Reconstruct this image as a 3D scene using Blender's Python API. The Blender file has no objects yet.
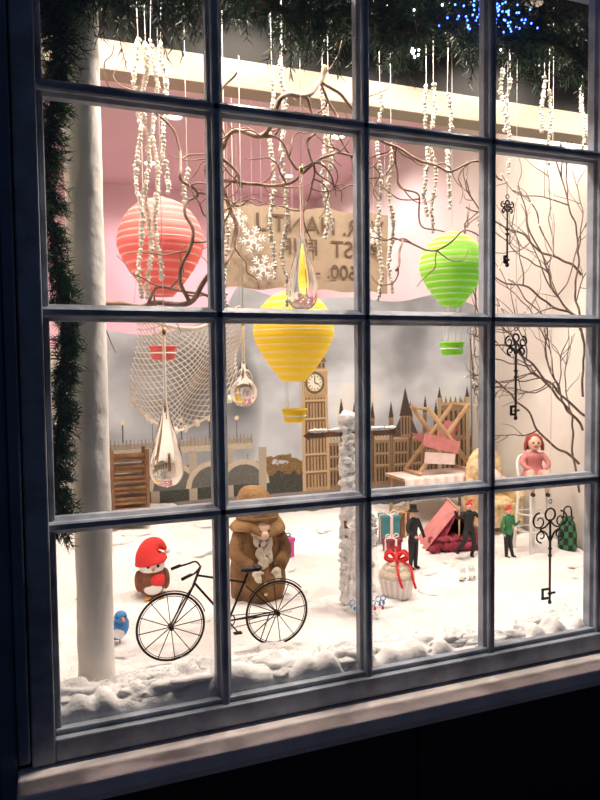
import bpy, math, random
import numpy as np
from mathutils import Vector, Matrix, noise
random.seed(7)
rnd=random.random
def ru(a,b): return a+(b-a)*random.random()
sc=bpy.context.scene
col=sc.collection
# ---------------------------------------------------------------- materials
def mat(name,c,rough=.6,metal=0,var=0,vs=20,bump=0,bs=60,emit=None,es=0,trans=0,c2=None):
    m=bpy.data.materials.new(name); m.use_nodes=True
    nt=m.node_tree; b=nt.nodes['Principled BSDF']
    b.inputs['Base Color'].default_value=(*c,1); b.inputs['Roughness'].default_value=rough
    b.inputs['Metallic'].default_value=metal
    if emit: b.inputs['Emission Color'].default_value=(*emit,1); b.inputs['Emission Strength'].default_value=es
    tc=nt.nodes.new('ShaderNodeTexCoord')
    if var or c2:
        n=nt.nodes.new('ShaderNodeTexNoise'); n.inputs['Scale'].default_value=vs; n.inputs['Detail'].default_value=5
        nt.links.new(tc.outputs['Object'],n.inputs['Vector'])
        r=nt.nodes.new('ShaderNodeValToRGB'); r.color_ramp.elements[0].position=.35; r.color_ramp.elements[1].position=.65
        k=c2 if c2 else tuple(x*(1-var) for x in c)
        r.color_ramp.elements[0].color=(*k,1); r.color_ramp.elements[1].color=(*c,1)
        nt.links.new(n.outputs['Fac'],r.inputs['Fac']); nt.links.new(r.outputs['Color'],b.inputs['Base Color'])
    if bump:
        n2=nt.nodes.new('ShaderNodeTexNoise'); n2.inputs['Scale'].default_value=bs; n2.inputs['Detail'].default_value=6
        nt.links.new(tc.outputs['Object'],n2.inputs['Vector'])
        bp=nt.nodes.new('ShaderNodeBump'); bp.inputs['Strength'].default_value=bump; bp.inputs['Distance'].default_value=.01
        nt.links.new(n2.outputs['Fac'],bp.inputs['Height']); nt.links.new(bp.outputs['Normal'],b.inputs['Normal'])
    if trans:
        out=nt.nodes['Material Output']; t=nt.nodes.new('ShaderNodeBsdfTranslucent'); t.inputs['Color'].default_value=(*c,1)
        mx=nt.nodes.new('ShaderNodeMixShader'); mx.inputs[0].default_value=trans
        nt.links.new(b.outputs[0],mx.inputs[1]); nt.links.new(t.outputs[0],mx.inputs[2]); nt.links.new(mx.outputs[0],out.inputs[0])
    return m
def glassmat(name,c,rough=0,ior=1.45):
    m=bpy.data.materials.new(name); m.use_nodes=True; nt=m.node_tree; nt.nodes.clear()
    o=nt.nodes.new('ShaderNodeOutputMaterial'); g=nt.nodes.new('ShaderNodeBsdfGlass')
    g.inputs['Color'].default_value=(*c,1); g.inputs['Roughness'].default_value=rough; g.inputs['IOR'].default_value=ior
    nt.links.new(g.outputs[0],o.inputs[0]); return m
def panemat(name='pane_glass',f=.045):
    m=bpy.data.materials.new(name); m.use_nodes=True; nt=m.node_tree; nt.nodes.clear()
    o=nt.nodes.new('ShaderNodeOutputMaterial'); t=nt.nodes.new('ShaderNodeBsdfTransparent'); g=nt.nodes.new('ShaderNodeBsdfGlossy')
    g.inputs['Roughness'].default_value=.02
    mx=nt.nodes.new('ShaderNodeMixShader'); mx.inputs[0].default_value=f
    nt.links.new(t.outputs[0],mx.inputs[1]); nt.links.new(g.outputs[0],mx.inputs[2]); nt.links.new(mx.outputs[0],o.inputs[0]); return m
M={}
M['frame']=mat('slate_paint',(.38,.42,.50),.45,var=.4,vs=14,bump=.25,bs=40)
M['casing']=mat('navy_casing_paint',(.12,.17,.27),.5,var=.3,vs=6,bump=.15)
M['sill']=mat('sill_paint',(.88,.79,.77),.5,var=.2,vs=10,bump=.3,bs=30)
M['wallout']=mat('black_wall_paint',(.016,.018,.026),.5,var=.3,vs=4,bump=.1)
M['beam']=mat('tan_beam_paint',(.30,.25,.20),.7,var=.08,vs=3)
M['wallr']=mat('warm_grey_wall',(.72,.69,.64),.8,var=.10,vs=2.5,bump=.1,bs=20)
M['pink']=mat('mauve_wall',(.80,.58,.63),.8,var=.2,vs=1.5)
M['ceil']=mat('ceiling_plaster',(.74,.58,.60),.8,var=.06,vs=2)
M['dark']=mat('dark_gap_board',(.012,.012,.012),.9)  # for the black board added above the beam
M['wood']=mat('wood_brown',(.30,.15,.07),.5,var=.5,vs=12,bump=.2)
M['woodl']=mat('wood_pale',(.66,.44,.24),.5,var=.3,vs=12,bump=.2)
M['floor']=mat('floor_boards',(.35,.22,.13),.5,var=.4,vs=5)
M['pave']=mat('pavement_stone',(.06,.06,.07),.8,var=.4,vs=8,bump=.4)
M['snow']=mat('cotton_snow',(.95,.945,.94),.95,bump=.6,bs=45,var=.03,vs=9,trans=.08)
M['post']=mat('whitewashed_post',(.90,.87,.82),.8,var=.15,vs=9,bump=.8,bs=18)
M['twig']=mat('twig_bark',(.38,.25,.18),.7,var=.5,vs=30,bump=.3)
M['twigd']=mat('grey_bark',(.20,.14,.115),.7,var=.5,vs=30)
M['pop']=mat('popcorn_cream',(.90,.84,.74),.9,bump=.5,bs=150)
M['needle']=mat('pine_needle',(.05,.13,.055),.6,c2=(.015,.045,.025),vs=15)
M['stem']=mat('pine_stem',(.06,.04,.02),.8)
M['iron']=mat('black_iron',(.016,.013,.012),.4,metal=.6)
M['glass']=glassmat('clear_ornament_glass',(1,.98,.95),ior=1.58)
M['vase']=panemat('vase_glass',.22)
M['gold']=mat('brass_cap',(.7,.5,.22),.25,metal=1)
for k,c,l in (('red',(.86,.23,.22),(.90,.36,.34)),('yel',(.95,.76,.04),(.96,.82,.20)),('grn',(.38,.84,.06),(.62,.91,.32))):
    M[k]=mat(k+'_paper',c,.6,trans=.35); M[k+'l']=mat(k+'_paper_lit',l,.6,trans=.35)  # paler copy paints the lit bands between lantern ribs
M['string']=mat('white_string',(.85,.82,.75),.8)
M['white']=mat('white_paint',(.85,.84,.82),.6)
M['brown']=mat('brown_felt',(.33,.18,.08),.9,c2=(.16,.08,.033),vs=14,bump=.8,bs=120)
M['hat']=mat('tan_brown_felt',(.48,.29,.13),.9,c2=(.25,.13,.05),vs=12,bump=.8,bs=120)
M['rob']=mat('robin_brown',(.30,.12,.06),.9,c2=(.16,.06,.035),vs=20,bump=.8,bs=120)
M['beard']=mat('cream_wool',(.82,.72,.58),.95,bump=1,bs=120,var=.2,vs=40)
M['skin']=mat('skin_tone',(.80,.52,.40),.6)
M['redf']=mat('red_felt',(.75,.04,.04),.85,bump=.5,bs=150)
M['burg']=mat('burgundy_fabric',(.40,.05,.08),.85,c2=(.16,.02,.04),vs=30,bump=.4)
M['pinkf']=mat('rose_fabric',(.72,.27,.27),.85,bump=.4,var=.2)
M['pale']=mat('pale_pink_cloth',(.85,.68,.64),.85,bump=.4,var=.1)
M['black']=mat('black_fabric',(.015,.015,.017),.7)
M['blue']=mat('blue_paint',(.05,.25,.62),.5)
M['teal']=mat('teal_paper',(.05,.22,.25),.5)
M['mag']=mat('magenta_paper',(.65,.06,.32),.5)
M['green']=mat('green_cloth',(.04,.20,.08),.7)
M['goldf']=mat('gold_velvet',(.50,.33,.13),.6,c2=(.75,.62,.40),vs=40,bump=.4)
M['hair']=mat('auburn_hair',(.35,.05,.03),.6,bump=.5,bs=200)
M['kraft']=mat('kraft_paper',(.48,.38,.27),.85,var=.2,vs=5,bump=.2)
M['ink']=mat('brown_ink',(.14,.09,.06),.8)
M['orange']=mat('orange_beak',(.85,.3,.03),.5)
M['net']=mat('jute_net',(.72,.66,.57),.9)
M['lblue']=mat('blue_led',(.1,.2,1),.4,emit=(.06,.15,1),es=9)
M['lwhite']=mat('white_led',(1,1,1),.4,emit=(.85,.93,1),es=14)
M['lamp']=mat('lamp_lens',(1,.9,.7),.4,emit=(1,.85,.6),es=18)
# ---------------------------------------------------------------- builder
def norm(a):
    a=Vector(a); return a.normalized() if a.length>1e-9 else Vector((0,0,1))
def cr(P,k=6):
    P=[Vector(p) for p in P]; Q=[P[0]*2-P[1]]+P+[P[-1]*2-P[-2]]; o=[]
    for i in range(1,len(Q)-2):
        a,b,c,d=Q[i-1:i+3]
        for j in range(k):
            t=j/k; o.append(.5*((2*b)+(c-a)*t+(2*a-5*b+4*c-d)*t*t+(3*b-a-3*c+d)*t**3))
    o.append(P[-1]); return o
def crp(prof,k=4): return [(p.x,p.z) for p in cr([(r,0,z) for r,z in prof],k)]
class B:
    def __init__(s): s.v=[];s.f=[];s.m=[];s.s=[]
    def add(s,V,F,m=0,sm=True):
        o=len(s.v); s.v+= [tuple(p) for p in V]; s.f+=[tuple(i+o for i in f) for f in F]; s.m+=[m]*len(F); s.s+=[sm]*len(F)
    def box(s,c,d,m=0,rz=0,M3=None):
        R=M3 if M3 else Matrix.Rotation(rz,3,'Z'); c=Vector(c)
        V=[c+R@Vector((x*d[0]/2,y*d[1]/2,z*d[2]/2)) for x in(-1,1) for y in(-1,1) for z in(-1,1)]
        s.add(V,[(0,1,3,2),(4,6,7,5),(0,4,5,1),(2,3,7,6),(0,2,6,4),(1,5,7,3)],m,False)
    def box2(s,a,b,m=0):
        s.box([(a[i]+b[i])/2 for i in range(3)],[abs(b[i]-a[i]) for i in range(3)],m)
    def tube(s,P,r,m=0,n=8,closed=False,cap=True):
        P=[Vector(p) for p in P]; N=len(P); R=r if isinstance(r,(list,tuple)) else [r]*N
        T=[]
        for i in range(N):
            if closed: T.append(norm(P[(i+1)%N]-P[i-1]))
            else: T.append(norm(P[min(i+1,N-1)]-P[max(i-1,0)]))
        u=T[0].orthogonal().normalized(); V=[]
        for i in range(N):
            u=u-T[i]*u.dot(T[i]); u=norm(u) if u.length>1e-6 else T[i].orthogonal().normalized()
            w=T[i].cross(u)
            for k in range(n):
                a=2*math.pi*k/n; V.append(P[i]+(u*math.cos(a)+w*math.sin(a))*R[i])
        F=[]
        for i in range(N if closed else N-1):
            j=(i+1)%N
            for k in range(n): F.append((i*n+k,i*n+(k+1)%n,j*n+(k+1)%n,j*n+k))
        if cap and not closed: F.append(tuple(range(n))[::-1]); F.append(tuple((N-1)*n+k for k in range(n)))
        s.add(V,F,m)
    def ring(s,c,r,t,m=0,ax='Y',n=40,k=6,a0=0,a1=2*math.pi):
        full=abs(a1-a0-2*math.pi)<1e-6; c=Vector(c); P=[]
        for i in range(n if full else n+1):
            a=a0+(a1-a0)*i/n; x,y=r*math.cos(a),r*math.sin(a)
            P.append(c+(Vector((x,0,y)) if ax=='Y' else Vector((x,y,0)) if ax=='Z' else Vector((0,x,y))))
        s.tube(P,t,m,k,closed=full)
    def lathe(s,prof,c,m=0,n=32,sx=1,sy=1,rip=0,ripn=0,M3=None,mf=None):
        c=Vector(c);V=[];F=[]
        for (r,z) in prof:
            for k in range(n):
                a=2*math.pi*k/n; rr=r*(1+rip*math.cos(ripn*a)); p=Vector((rr*math.cos(a)*sx,rr*math.sin(a)*sy,z))
                V.append(c+(M3@p if M3 else p))
        L=len(prof)
        for i in range(L-1): F+=[(i*n+k,i*n+(k+1)%n,(i+1)*n+(k+1)%n,(i+1)*n+k) for k in range(n)]
        F.append(tuple(range(n))[::-1]); F.append(tuple((L-1)*n+k for k in range(n)))
        s.add(V,F,m)
        if mf:
            for i in range(L-1):
                for k in range(n): s.m[len(s.m)-len(F)+i*n+k]=mf(i,k)
    def sph(s,c,r,m=0,n=16,k=10,M3=None,nz=0,nf=8,seed=0):
        if not isinstance(r,(tuple,list)): r=(r,r,r)
        c=Vector(c);V=[];F=[]
        for i in range(k+1):
            t=math.pi*i/k
            for j in range(n):
                a=2*math.pi*j/n; p=Vector((math.sin(t)*math.cos(a)*r[0],math.sin(t)*math.sin(a)*r[1],math.cos(t)*r[2]))
                if nz: 
                    pp=Vector((p.x/r[0],p.y/r[1],p.z/r[2])); p=p*(1+nz*noise.noise(pp*nf*.25+Vector((seed,seed*2,0))))
                V.append(c+(M3@p if M3 else p))
        for i in range(k):
            for j in range(n): F.append((i*n+j,(i+1)*n+j,(i+1)*n+(j+1)%n,i*n+(j+1)%n))
        s.add(V,F,m)
    def build(s,name,mats,parent=None,bevel=0):
        me=bpy.data.meshes.new(name); me.from_pydata(s.v,[],s.f)
        for m in mats: me.materials.append(M[m] if isinstance(m,str) else m)
        me.polygons.foreach_set('material_index',s.m); me.polygons.foreach_set('use_smooth',s.s); me.update()
        o=bpy.data.objects.new(name,me); col.objects.link(o)
        if parent: o.parent=parent
        if bevel:
            b=o.modifiers.new('bevel','BEVEL'); b.width=bevel; b.segments=2; b.limit_method='ANGLE'
        return o
def empty(name,loc=(0,0,0)):
    e=bpy.data.objects.new(name,None); e.location=loc; e.empty_display_size=.05; col.objects.link(e); return e
def sm(a,b,x):
    t=min(1,max(0,(x-a)/(b-a))); return t*t*(3-2*t)
def sz(x,y):
    L=1-sm(.4,1.25,x)
    h=.592+.045*L+.07*L*sm(.9,1.6,y)+.10*sm(1.35,1.85,y)
    h+=.016*noise.noise(Vector((x*5,y*5,0)))+.013*noise.noise(Vector((x*14,y*14,3)))+.004*noise.noise(Vector((x*40,y*40,7)))
    f=math.exp(-(y/.16)**2)
    h+=f*(.075+.055*noise.noise(Vector((x*7,y*9,5)))+.03*noise.noise(Vector((x*22,y*22,8))))
    return h
# ---------------------------------------------------------------- room shell
XR,YB,ZC=2.45,4.3,3.05
b=B()
b.box2((-3,-.02,0),(-.055,.04,3.3)); b.box2((2.02,-.02,0),(4,.04,3.3)); b.box2((-.055,-.02,0),(2.02,.04,.585)); b.box2((-.055,-.02,2.67),(2.02,.04,3.3))
b.build('wall_front',['wallout'])
b=B()
b.box2((-.20,-.045,.3),(-.125,-.021,3.2)); b.box2((-.123,-.035,.3),(-.085,-.021,3.2)); b.box2((-.083,-.055,.62),(-.058,-.021,3.2))
b.box2((-.058,-.05,2.67),(2.1,-.021,2.80))
b.build('trim_1',['casing'],bevel=.004)
b=B()
for x in (.02,.95,1.9): b.box2((x,-.03,.05),(x+.012,-.021,.5))
b.box2((-.05,-.032,.50),(2.1,-.021,.52))
b.build('trim_2',['wallout'],bevel=.002)
b=B(); b.box2((-.12,.041,0),(-.06,YB,ZC)); b.build('wall_left',['wallr'])
b=B(); b.box2((XR,.041,0),(XR+.06,YB,ZC)); b.build('wall_right',['wallr'])
b=B(); b.box2((-.12,YB,0),(XR+.06,YB+.06,ZC)); b.build('wall_back',['pink'])
b=B(); b.box2((-.12,.041,ZC),(XR+.06,YB+.06,ZC+.06)); b.build('ceiling',['ceil'])
b=B(); b.box2((-.12,.041,-.05),(XR+.06,YB,0)); b.build('floor',['floor'])
b=B(); b.box2((-5,-5,-.05),(6,.04,0)); b.build('ground',['pave'])
b=B(); b.box2((-.055,.045,.0),(XR-.003,1.9,.54)); b.build('display_platform',['wood'])
b=B(); b.box2((-.055,.60,2.44),(XR-.003,.70,2.53),0); b.box2((-.055,.63,2.53),(XR-.003,.68,ZC-.002),1); b.box2((-.055,.585,2.43),(XR-.003,.60,2.452),0)  # upper black board added so gaps behind the garland stay dark
b.build('trim_3',['beam','dark'],bevel=.003)
# ---------------------------------------------------------------- window
win=empty('window_1')
XS=[0,.4,.8,1.2,1.6,2.0]; ZS=[.6418,1.1404,1.6269,2.125,2.615]
def muntin(bb,p,q,axis):
    prof=[(-.006,-.026),(-.010,-.022),(-.011,-.014),(-.019,-.006),(-.019,.018),(-.010,.030),(.010,.030),(.019,.018),(.019,-.006),(.011,-.014),(.010,-.022),(.006,-.026)]
    V=[];n=len(prof)
    for e in (p,q):
        for (w,d) in prof:
            V.append((e[0]+w,d,e[2]) if axis=='V' else (e[0],d,e[2]+w))
    F=[(k,(k+1)%n,n+(k+1)%n,n+k) for k in range(n)]+[tuple(range(n)),tuple(range(n,2*n))[::-1]]
    bb.add(V,F,0,False)
b=B()
for x in XS[1:-1]: muntin(b,(x,0,.63),(x,0,2.63),'V')
for z in ZS[1:-1]: muntin(b,(-.01,0,z),(2.01,0,z),'H')
b.build('muntins',['frame'],win)
b=B()
b.box2((-.055,-.04,.60),(-.004,.04,2.67)); b.box2((2.004,-.04,.60),(2.02,.04,2.67))
b.box2((-.004,-.038,.602),(2.004,.04,.655)); b.box2((-.004,-.038,2.60),(2.004,.04,2.67))
b.box2((-.004,-.012,.6),(.010,.03,2.6)); b.box2((-.004,-.02,.655),(2.0,.002,.668))
b.build('outer_frame',['frame'],win,bevel=.004)
b=B(); b.box2((.0,-.001,.65),(2.004,.001,2.61)); b.build('glass_panes',[panemat()],win)
b=B(); b.box2((-.085,-.135,.560),(2.2,-.021,.598)); b.box2((-.075,-.12,.54),(2.2,-.021,.56))
b.build('window_sill',['sill'],bevel=.006)
# ---------------------------------------------------------------- snow
NX,NY=360,240; V=[];F=[]
rows=[(.006,'a'),(.006,'b'),(.012,'c'),(.024,'d')]
for k,(y,t) in enumerate(rows):
    for i in range(NX+1):
        x=-.045+(XR-.01+.045)*i/NX; z=sz(x,.04)
        V.append((x,y,(.657,max(.658,z-.028),max(.659,z-.012),z-.004)[k]))
for j in range(NY+1):
    v=j/NY; y=.040+(1.845-.040)*(v**1.6)
    for i in range(NX+1):
        x=-.045+(XR-.01+.045)*i/NX
        V.append((x,y,sz(x,y)))
for j in range(NY+4):
    for i in range(NX):
        a=j*(NX+1)+i; F.append((a,a+1,a+NX+2,a+NX+1))
b=B(); b.add(V,F); TU=[]
for i in range(230):
    x=ru(0.03,2.3); y=.06+abs(random.gauss(0,.085)); r=ru(.018,.05)
    ry=min(r,y-.018); TU.append((x,y,r,ry)); b.sph((x,y,sz(x,y)-r*.12),(r*1.6,ry,r*.62),0,24,16,nz=.6,nf=8,seed=i*1.7)
for i in range(60):
    x=ru(0.03,2.3); y=ru(.3,1.7); r=ru(.02,.05)
    b.sph((x,y,sz(x,y)-r*.25),(r*1.8,r*1.3,r*.45),0,20,14,nz=.5,nf=8,seed=i*1.3)
for i in range(14000):
    x,y,r,ry=random.choice(TU); a=rnd()*6.28; t=rnd()*1.5; q=Vector((x+1.6*r*math.sin(t)*math.cos(a),y+ry*math.sin(t)*math.sin(a),sz(x,y)-r*.12+r*.62*math.cos(t)))
    d=Vector((ru(-1,1),ru(-.6,1),ru(-.2,.8)))*ru(.006,.018); 
    if q.y+d.y<.01: continue
    w=norm(d.cross(Vector((0,1,0))))*.0004
    b.add([q-w,q+w,q+d*.6+w+Vector((0,0,.002)),q+d],[(0,1,2,3)],0,False)
b.build('snow_blanket',['snow'])
# ---------------------------------------------------------------- post
b=B(); V=[];F=[];n=40;k=120
for i in range(k+1):
    z=.60+ (2.66-.60)*i/k
    for j in range(n):
        a=2*math.pi*j/n; r=.047*(1+.05*noise.noise(Vector((math.cos(a),math.sin(a),z*7)))+.03*noise.noise(Vector((math.cos(a)*3,math.sin(a)*3,z*20))))
        if z<.72: r*=1+.35*((.72-z)/.12)**2
        V.append((.105+r*math.cos(a),.20+r*math.sin(a),z))
for i in range(k):
    for j in range(n): F.append((i*n+j,i*n+(j+1)%n,(i+1)*n+(j+1)%n,(i+1)*n+j))
b.add(V,F); b.build('wooden_post',['post'])
# ---------------------------------------------------------------- pine garland
def sprig(b,p,d,L,nn=26,nl=.035,nw=.0012):
    p=Vector(p); d=norm(d); e=p+d*L+Vector((0,0,-.15*L)); e.x=max(e.x,-.03); e.y=max(e.y,.06)
    b.tube([p,(p+e)/2+Vector((0,0,.01)),e],[.002,.0016,.001],1,4)
    for i in range(nn):
        t=(i+rnd())/nn; q=p.lerp(e,t); s=d.orthogonal().normalized(); s.rotate(Matrix.Rotation(rnd()*6.28,3,d))
        nd=norm(s*.8+d*.75); l=nl*ru(.7,1.2)*(1-.3*t); w=norm(nd.cross(Vector((rnd()-.5,rnd()-.5,rnd()-.5))))*nw
        tip=q+nd*l
        if tip.y<.045 or tip.x<-.05: continue
        b.add([q-w,q+w,tip+w*.3,tip-w*.3],[(0,1,2,3)],0,False)
b=B(); core=[]
for i in range(80):
    x=.02+1.97*i/79; z=2.50+.03*math.sin(x*6)+.02*math.sin(x*17); core.append((x,.135,z))
b.tube(core,.012,1,6)
for i in range(1350):
    c=Vector(core[int(rnd()*79)]) if i<1150 else Vector(core[int(rnd()*8)]); d=Vector((ru(-1,1),ru(-.35,.5),ru(-1.2,.7))); L=ru(.06,.13)
    if c.x<.42 and rnd()<.55: d=Vector((ru(-.4,.4),ru(-.1,.3),-1)); L*=ru(1.2,1.9)
    if .62<c.x<.80 and rnd()<.35: d=Vector((ru(-.4,.4),ru(-.1,.3),-1)); L*=1.2
    q=c+Vector((ru(-.02,.02),ru(-.02,.03),ru(-.03,.12)))
    e=q+norm(d)*L
    if e.y<.07: d.y=abs(d.y)
    sprig(b,q,d,L,26,.036,.0016)
b.build('pine_garland',['needle','stem'])
b=B(); core2=[(.030+.012*math.sin(z*9),.095,z) for z in np.linspace(1.12,2.58,46)]
b.tube(core2,.006,1,5)
for i in range(760):
    c=Vector(core2[int(rnd()*45)]); c.z+=ru(-.02,.02); d=Vector((ru(-.5,.9),ru(-.3,.3),ru(-1,.5))); k=1.1+.8*sm(2.1,2.4,c.z); sprig(b,c,d,ru(.02,.05)*k,24,.024*k,.0013)
b.build('pine_garland',['needle','stem'])
# fairy lights
b=B(); pts=[]
for i in range(120):
    x=.25+1.7*i/119; pts.append((x,.075+.02*math.sin(i*1.3),2.50+.05*math.sin(i*.9)))
b.tube(pts,.0012,0,4)
for i in range(80):
    x=random.gauss(1.27,.075); b.sph((x,ru(.06,.10),random.gauss(2.53,.028)),.0032,1,6,4)
for i in range(14):
    x=ru(.5,1.95); b.sph((x,ru(.06,.10),ru(2.44,2.57)),.003,1 if rnd()<.5 else 2,6,4)
for i in range(9): b.sph((1.0+.016*math.cos(i*2.4)*(i%3)*.5,.07,2.385+.016*math.sin(i*2.4)*(i%3)*.5),.0032,2,6,4)
b.build('fairy_lights',['stem','lblue','lwhite'])
# ---------------------------------------------------------------- curly willow twigs
def wig(P,amp=.006,k=8):
    Q=cr(P,k); o=[]
    for i,p in enumerate(Q): o.append(p+Vector((noise.noise(p*14),noise.noise(p*14+Vector((9,9,9))),noise.noise(p*14+Vector((5,1,2)))))*amp*2)
    return o
def taper(n,a,c): return [a+(c-a)*i/(n-1) for i in range(n)]
b=B()
Tw=[([(.13,1.675),(.29,1.68),(.39,1.70),(.45,1.77),(.50,1.81),(.54,1.866),(.556,1.956),(.525,2.03),(.538,2.067),(.635,2.06),(.727,2.07),(.82,2.148),(.91,2.175),(1.02,2.16)],.012,.005),
([(.86,2.46),(.845,2.40),(.775,2.33),(.68,2.29),(.635,2.2),(.55,2.21),(.515,2.15),(.564,2.1),(.58,2.05)],.013,.006),
([(.39,1.70),(.37,1.78),(.41,1.87),(.39,1.96),(.435,2.01),(.375,2.05),(.39,2.14),(.345,2.22),(.25,2.25),(.17,2.23)],.008,.004),
([(.775,2.33),(.80,2.25),(.76,2.17),(.787,2.08),(.77,1.98)],.008,.003),
([(.845,2.40),(.93,2.37),(1.02,2.28),(1.115,2.22),(1.27,2.15),(1.40,2.18),(1.53,2.14)],.008,.004),
([(1.09,1.80),(1.12,1.88),(1.17,1.92),(1.27,1.89),(1.36,1.95),(1.46,1.91)],.006,.003),
([(.50,1.81),(.46,1.90),(.50,1.98),(.47,2.08),(.53,2.18),(.50,2.28),(.56,2.36)],.007,.004),
([(.635,2.2),(.70,2.17),(.73,2.10),(.80,2.12),(.86,2.05),(.93,2.06)],.006,.003),
([(.845,2.40),(.90,2.31),(.88,2.24),(.95,2.17),(.93,2.10)],.007,.003),
([(1.115,2.22),(1.13,2.12),(1.20,2.07),(1.22,1.98),(1.29,1.95)],.005,.003),
([(.29,1.68),(.33,1.73),(.42,1.72),(.48,1.70),(.51,1.74)],.007,.003)]
for (P,a,c) in Tw:
    Q=wig([(x,.35+.05*math.sin(x*11+z*7),z) for x,z in P],.008); b.tube(Q,taper(len(Q),a*.75,c*.8),0,8)
    for i in range(len(Q)//8):
        q=Q[int(rnd()*len(Q))]; a2=ru(0,6.28); S=[q]
        for j in range(5):
            a2+=ru(-.9,.9); S.append(S[-1]+Vector((math.cos(a2)*.035,ru(-.012,.012),math.sin(a2)*.03)))
        S=cr(S,4); b.tube(S,taper(len(S),.0032,.0012),0,5)
b.build('curly_willow_branches',['twig'])
# right-hand tree
b=B(); 
def grow(p,a,L,r,dep,tilt):
    p=Vector(p);S=[p]; n=max(4,int(L/.04))
    for j in range(n):
        a+=ru(-.38,.38); a+=(tilt-a)*.10
        q=S[-1]+Vector((math.cos(a),ru(-.25,.25),math.sin(a)))*(L/n)
        q.x=min(max(q.x,1.665),2.41); q.y=min(max(q.y,.42),1.2); S.append(q)
    Q=cr(S,3); b.tube(Q,taper(len(Q),r,r*.45),0,6)
    if dep>0:
        for k in range(5 if dep>1 else 3):
            t=ru(.2,.95); q=Q[int(t*(len(Q)-1))]; grow(q,a+random.choice((-1,1))*ru(.4,1.1),L*ru(.30,.55),r*.55,dep-1,tilt+ru(-.6,.6))
    if rnd()<.35: b.sph(Q[-1],.005,1,6,4)
random.seed(21)
for st in [((2.30,.8,.9),1.9,1.1),((2.24,.72,1.2),2.3,.95),((2.22,.70,1.35),1.8,1.0),((2.22,.72,1.05),2.5,.75),((2.28,.7,1.6),2.4,.8),((2.3,.8,1.9),2.6,.7),((2.25,.7,1.5),1.6,.9),((2.3,.75,1.25),2.7,.7)]:
    grow(st[0],st[1],st[2],.0060,2,st[1]+.1)
b.build('bare_tree_branches',['twigd','pop'])
random.seed(5)
# ---------------------------------------------------------------- popcorn garlands
S=[(.275,2.46,1.70,.42),(.302,2.46,1.71,.44),(.332,2.48,1.76,.46),(.355,2.46,2.02,.42),(.54,1.97,1.67,.44),(.70,2.42,1.78,.45),(.745,2.15,1.70,.46),(.73,2.46,2.05,.42),(.875,2.40,1.92,.43),(.90,2.28,1.95,.45),(1.075,2.42,1.72,.43),(1.13,2.30,1.75,.45),(1.26,2.46,2.02,.43),(1.30,2.48,1.96,.45),(1.345,2.44,2.05,.42),(1.58,2.56,2.34,.43),(1.62,2.54,2.20,.45),(1.76,2.56,2.36,.43),(1.80,2.52,2.25,.44),(1.95,2.55,2.3,.43),(.42,2.1,1.98,.43)]
b=B()
for (x,z1,z0,y) in S:
    z=z1; pts=[]
    while z>z0:
        px=x+.008*math.sin(z*23+x*50); py=y+.004*math.sin(z*31); pts.append((px,py,z))
        b.sph((px+ru(-.003,.003),py+ru(-.003,.003),z),(ru(.006,.0095),ru(.006,.009),ru(.0055,.008)),0,8,6,nz=.6,nf=7,seed=z*9)
        z-=ru(.010,.014)
    b.tube([(x,y,2.75)]+pts,.0009,1,4)
b.build('popcorn_garlands',['pop','string'])
# ---------------------------------------------------------------- glass teardrops
def drop(x,y,zb,R,H,zt):
    b=B(); prof=[]
    N=44
    for i in range(N+1):
        t=i/N; z=H*t
        tb=z/(R*2.1)
        r=R*math.sqrt(max(0,1-(min(tb,1)*2-1)**2)) if tb<.5 else R*((1-sm(.5*R*2.1,H*.62,z))*.90+.10)
        prof.append((max(r,.0006),z))
    b.lathe(prof,(x,y,zb),0,36)
    b.lathe([(.001,0),(.006,.002),(.007,.014),(.004,.02),(.001,.024)],(x,y,zb+H-.004),1,16)
    b.ring((x,y,zb+H+.024),.005,.001,1)
    b.tube([(x,y,zb+H+.028),(x,y,zt)],.0011,2,5)
    b.build('glass_teardrop_ornament',['glass','gold','string'])
drop(.296,.17,1.178,.045,.41,2.38)
drop(.692,.17,1.656,.045,.39,2.38)
drop(.537,.25,1.382,.040,.24,2.38)
# ---------------------------------------------------------------- balloon lanterns
def balloon(x,y,zc,R,zb,m):
    par=empty('hot_air_balloon_lantern',(x,y,zc))
    b=B(); prof=[]; N=60; zt=R*.98; zl=-R*1.28
    for i in range(N+1):
        t=i/N
        z=zt+(zl-zt)*t
        if z>-.1*R: r=R*math.sqrt(max(0,1-((z+.1*R)/(1.08*R))**2))
        else:
            u=(-.1*R-z)/(1.18*R); r=R*(1-.72*u**1.45)
        r=max(r,.02)*(1+.014*abs(math.sin(t*math.pi*13))-.007)
        prof.append((r,z))
    b.lathe(prof[:],(0,0,0),0,48,mf=lambda i,k:2 if (i*13/60)%1>.62 else 0)  # paler faces put the lit bands into the paper colour
    for i in range(14):
        t=i/13; k=int(t*N); b.ring((0,0,prof[k][1]),prof[k][0],.0013,1,'Z',48,4)
    b.build('paper_envelope',[m,'string',m+'l'],par)
    b=B(); zz=zb-zc
    for a in range(4):
        c,s_=math.cos(a*1.571+.6),math.sin(a*1.571+.6); r0=prof[-1][0]
        b.tube([(r0*c,r0*s_,zl),(.038*c,.038*s_,zz+.022)],.0012,1,4)
    b.lathe([(.034,-.024),(.040,-.020),(.042,.0),(.046,.020),(.047,.024),(.042,.022),(.038,-.014),(.001,-.016)],(0,0,zz),0,24)
    b.ring((0,0,zz+.022),.046,.004,0,'Z',24,6); b.ring((0,0,zz),.0425,.003,1,'Z',24,6)
    b.build('gondola_basket',[m,'white'],par)
    b=B(); b.tube([(0,0,zt-.002),(0,0,2.9-zc)],.0009,0,4); b.build('hanging_string',['string'],par)
balloon(.385,.72,1.935,.147,1.55,'red')
balloon(.868,.72,1.635,.150,1.315,'yel')
balloon(1.490,.62,1.885,.126,1.56,'grn')
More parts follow.
